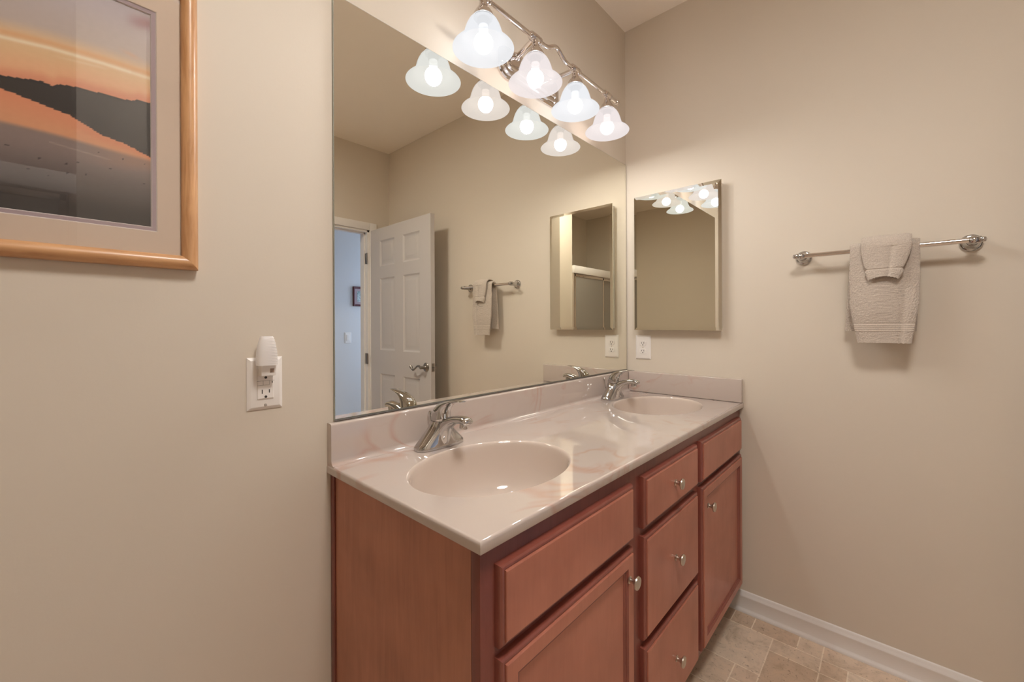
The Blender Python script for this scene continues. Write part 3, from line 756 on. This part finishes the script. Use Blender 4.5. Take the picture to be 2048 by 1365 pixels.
MB().lathe([(.0032, 0), (.0030, .001), (.001, .0013)], (-1.6835, -.0056, 1.0610), (0, -1, 0), 16).build('screw', M['nickel'], go)

nl = thing('night_light', (-1.687, -.0085, 1.15), 'night light with clear ribbed shade plugged into the left wall outlet', 'night light')
MB().box(-1.6985, -1.6690, -.030, -.0085, 1.1265, 1.1500, .002).build('plug_body', M['plastic'], nl)
sb = MB().box(-1.6815, -1.6735, -.0308, -.0298, 1.1335, 1.1425, .0003); sb.build('light_sensor', plain('sensor_window', (.30, .22, .17), .25), nl)
rings = []
NR = 76
for k in range(NR):
    q = k / (NR - 1); z = 1.150 + .062 * q
    hw_ = interp(q, [(0, .0195), (.2, .0200), (.5, .0185), (.8, .0155), (.97, .0125), (1, .0110)]); hd_ = interp(q, [(0, .0150), (.5, .0145), (.9, .0105), (1, .008)])
    rib = .0004 * (1 if (k // 2) % 2 else -1) if 3 < k < NR - 3 else 0
    rr_ = sup(-1.6870, -.0265, z, hw_, hd_, 3.4, 40)      # ribs only on the right half of the shade
    rings.append([(x + (rib * .9 if x > -1.683 else 0), y - (rib if x > -1.683 and y < -.0265 else 0), zz) for x, y, zz in rr_])
MB().loft(rings, True, True).build('shade', M['nightshade'], nl, 50)

ro = thing('power_outlet', (0, -.0945, 1.1175), 'white duplex power outlet on the right wall under the medicine cabinet', 'outlet')
fnr = lambda u, w_, d: (-d, u, w_)
MB().rects(fnr, -.1345, -.0545, 1.0580, 1.1775, [(0, .0003), (0, .0018), (.002, .0035), (.006, .0055), (.007, .0058)]).build('plate', M['plastic'], ro, 20)
for z in (1.0985, 1.1370):
    r_ = MB(); pts = [[(-d, -.0945 + .0172 * math.copysign(min(abs(cos(a)) * 1.25, 1), cos(a)), z + .0140 * sin(a)) for a in [2 * pi * k / 36 for k in range(36)]] for d in (.0056, .0072)]
    pts.append([(-.0078, -.0945 + (p[1] + .0945) * .94, z + (p[2] - z) * .94) for p in pts[0]])
    r_.loft(pts, False, True); ro_ = r_.build('receptacle', M['plastic'], ro, 30)
    s2 = MB().box(-.0084, -.0076, -.1015, -.0995, z - .001, z + .0075).box(-.0084, -.0076, -.0895, -.0875, z - .001, z + .0065).lathe([(.0026, 0), (.0026, .0008)], (-.0076, -.0945, z - .0075), (-1, 0, 0), 12)
    s2.build('slots', M['slot'], ro_, 0)
MB().lathe([(.0030, 0), (.0028, .001), (.001, .0012)], (-.0056, -.0945, 1.1178), (-1, 0, 0), 14).build('screw', M['nickel'], ro)

# ------------------------------------------------------------------ sunset picture
sp_ = thing('picture_frame', (-2.15, 0, 1.62), 'sunset beach photograph in a light oak frame left of the mirror', 'picture')
FX0, FX1, FZ0, FZ1 = -2.505, -1.8035, 1.3440, 1.8895
FRP = [(0, .001), (0, .013), (.0015, .0175), (.005, .0220), (.010, .0243), (.015, .0240), (.020, .0215), (.0245, .0170), (.0262, .0135), (.0262, .009)]
frm = MB()
for side in range(4):
    frm.cur = 0 if side in (1, 3) else 1
    ringsA, ringsB = [], []
    for i, d in FRP:
        c = [(FX0 + i, FZ0 + i), (FX1 - i, FZ0 + i), (FX1 - i, FZ1 - i), (FX0 + i, FZ1 - i)]
        a, b_ = c[side], c[(side + 1) % 4]
        ringsA.append((a[0], -d, a[1])); ringsB.append((b_[0], -d, b_[1]))
    frm.loft([ringsA, ringsB], False, False, closed=False)
frm.build('frame', [M['oakv'], M['oakh']], sp_, 40)
PX0, PX1, PZ0, PZ1 = FX0 + .068, -1.8725, 1.4185, 1.8135
def ringplate(name, x0, x1, z0, z1, X0, X1, Z0, Z1, y, mat, parent):
    mb = MB(); A = [(x0, z0), (x1, z0), (x1, z1), (x0, z1)]; B = [(X0, Z0), (X1, Z0), (X1, Z1), (X0, Z1)]
    mb.loft([[(p[0], -.002, p[1]) for p in A], [(p[0], -y, p[1]) for p in A], [(p[0], -y, p[1]) for p in B], [(p[0], -.002, p[1]) for p in B]], False, False)
    return mb.build(name, mat, parent, 0)
m_ = .0076
o1 = ringplate('mat_board', PX0 - m_, PX1 + m_, PZ0 - m_, PZ1 + m_, FX0 + .02, FX1 - .02, FZ0 + .02, FZ1 - .02, .0085, M['mat'], sp_)
o2 = ringplate('inner_mat', PX0, PX1, PZ0, PZ1, PX0 - m_ - .002, PX1 + m_ + .002, PZ0 - m_ - .002, PZ1 + m_ + .002, .0068, M['matmauve'], sp_); o2['label'] = 'mauve inner mat'
bv = MB()
for e, y0_, y1_ in ((m_, .0069, .0087), (0, .0050, .0070)):
    q0, q1 = e, e + .0014
    bv.loft([[(x, -y, z) for x, z in ((PX0 - q, PZ0 - q), (PX1 + q, PZ0 - q), (PX1 + q, PZ1 + q), (PX0 - q, PZ1 + q))] for q, y in ((q0 - .0010, y0_), (q1 - .0004, y1_))], False, False)
bv.build('mat_bevel', M['matcore'], sp_, 0)
def photo():
    NX_, NZ_ = 330, 230
    ridge = [(-2.44, 1.606), (-2.30, 1.610), (-2.16, 1.616), (-2.05, 1.624), (-2.03, 1.628), (-2.005, 1.6335), (-1.9975, 1.630), (-1.995, 1.629), (-1.991, 1.634), (-1.987, 1.6365), (-1.970, 1.640), (-1.938, 1.6415), (-1.902, 1.643), (-1.891, 1.649), (-1.871, 1.650)]
    dune = [(-2.44, 1.600), (-2.2, 1.607), (-2.05, 1.604), (-2.015, 1.597), (-1.976, 1.589), (-1.938, 1.568), (-1.909, 1.563), (-1.872, 1.548)]
    streak = [(-2.44, 1.668), (-2.05, 1.685), (-1.998, 1.692), (-1.936, 1.6955), (-1.87, 1.696)]
    wet = [(-2.44, 1.565), (-2.05, 1.553), (-1.985, 1.551), (-1.872, 1.542)]
    def mix(a, b_, t): t = max(0, min(1, t)); return tuple(x + (y - x) * t for x, y in zip(a, b_))
    def sm(a, b_, x): t = max(0, min(1, (x - a) / (b_ - a))); return t * t * (3 - 2 * t)
    mb = MB(); cols = []
    for j in range(NZ_):
        for i in range(NX_):
            x = PX0 - .001 + (PX1 - PX0 + .002) * i / (NX_ - 1); z = PZ0 - .001 + (PZ1 - PZ0 + .002) * j / (NZ_ - 1)
            n1 = noise.noise(Vector((x * 9, z * 30, 1))); n2 = noise.noise(Vector((x * 130, z * 190, 4)))
            zr = interp(x, ridge) + .0014 * noise.noise(Vector((x * 120, 0, 7))); zd = interp(x, dune) + .0012 * n2; zs = interp(x, streak); zw = interp(x, wet) + .003 * n1
            if z > zr:
                c = mix((196, 130, 98), (205, 157, 118), sm(zr, zr + .022, z))
                c = mix(c, (200, 166, 124), sm(zr + .015, zs - .006, z))
                c = mix(c, (168, 154, 145), sm(zs + .006, zs + .035, z))
                c = mix(c, (165, 155, 157), sm(zs + .03, 1.81, z))
                dz = z - zs
                c = mix(c, (214, 200, 172), math.exp(-((dz + .001) / .0032) ** 2) * (1 if x < -1.9 else .8))
                c = mix(c, (198, 150, 108), math.exp(-((dz - .0075) / .0042) ** 2) * .85)
                c = mix(c, (208, 184, 148), .6 * math.exp(-((dz + .0095 - .05 * (x + 1.95)) / .002) ** 2) * sm(-2.0, -1.96, x) * (1 - sm(-1.945, -1.925, x)))
                pk = sm(-1.915, -1.88, x) * math.exp(-((z - 1.793 - .25 * (x + 1.885)) / .012) ** 2)
                c = mix(c, (142, 104, 102), pk * .75)
                pk2 = math.exp(-(((x + 1.9) / .012) ** 2 + ((z - 1.727 + .2 * (x + 1.9)) / .004) ** 2)); c = mix(c, (190, 145, 110), pk2 * .5)
            elif z > zd:
                c = mix((40, 31, 25), (50, 40, 31), sm(zd, zr, z) * .4 + .5 + n1 * .4)
                if z > zr - .004: c = (38, 29, 24)
            else:
                c = mix((196, 140, 102), (200, 128, 92), sm(zw, zd, z) + n1 * .4)
                q = sm(zw + .004, zw - .006, z)
                low = mix((138, 120, 113), (98, 88, 84), sm(zw - .01, 1.475, z))
                low = mix(low, (56, 49, 45), sm(1.49, 1.43, z))
                low = mix(low, (170, 128, 104), .55 * sm(-1.97, -1.89, x) * sm(1.515, 1.535, z - .12 * (x + 1.88)))
                c = mix(c, low, q)
                fz_ = 1.5345 - .12 * (x + 1.979)
                if x > -2.0: c = mix(c, (190, 165, 150), .45 * math.exp(-((z - fz_) / .0011) ** 2) * (1 - sm(-1.94, -1.92, x)))
                if n2 > .62 and 1.48 < z < zw: c = mix(c, (40, 34, 32), .7)
            c = tuple(v + n2 * 2 for v in c)
            mb.v.append((x, -.0046, z)); g_ = 1.30 if z > zr else (.85 if z > zd else 1.0 + .25 * (1 - q)); cols.append(tuple(min(.95, v * g_) for v in lin(tuple(max(0, v) for v in c))))
    for j in range(NZ_ - 1):
        for i in range(NX_ - 1):
            a = j * NX_ + i; mb.f.append((a, a + 1, a + NX_ + 1, a + NX_)); mb.mi.append(0)
    o = mb.build('photo_print', M['photo'], sp_, 0)
    at = o.data.color_attributes.new('col', 'FLOAT_COLOR', 'POINT')
    at.data.foreach_set('color', [q for c in cols for q in (*c, 1)])
photo()
MB().box(FX0 + .021, FX1 - .021, -.0102, -.0094, FZ0 + .021, FZ1 - .021).build('glazing', M['glaze'], sp_, 0)
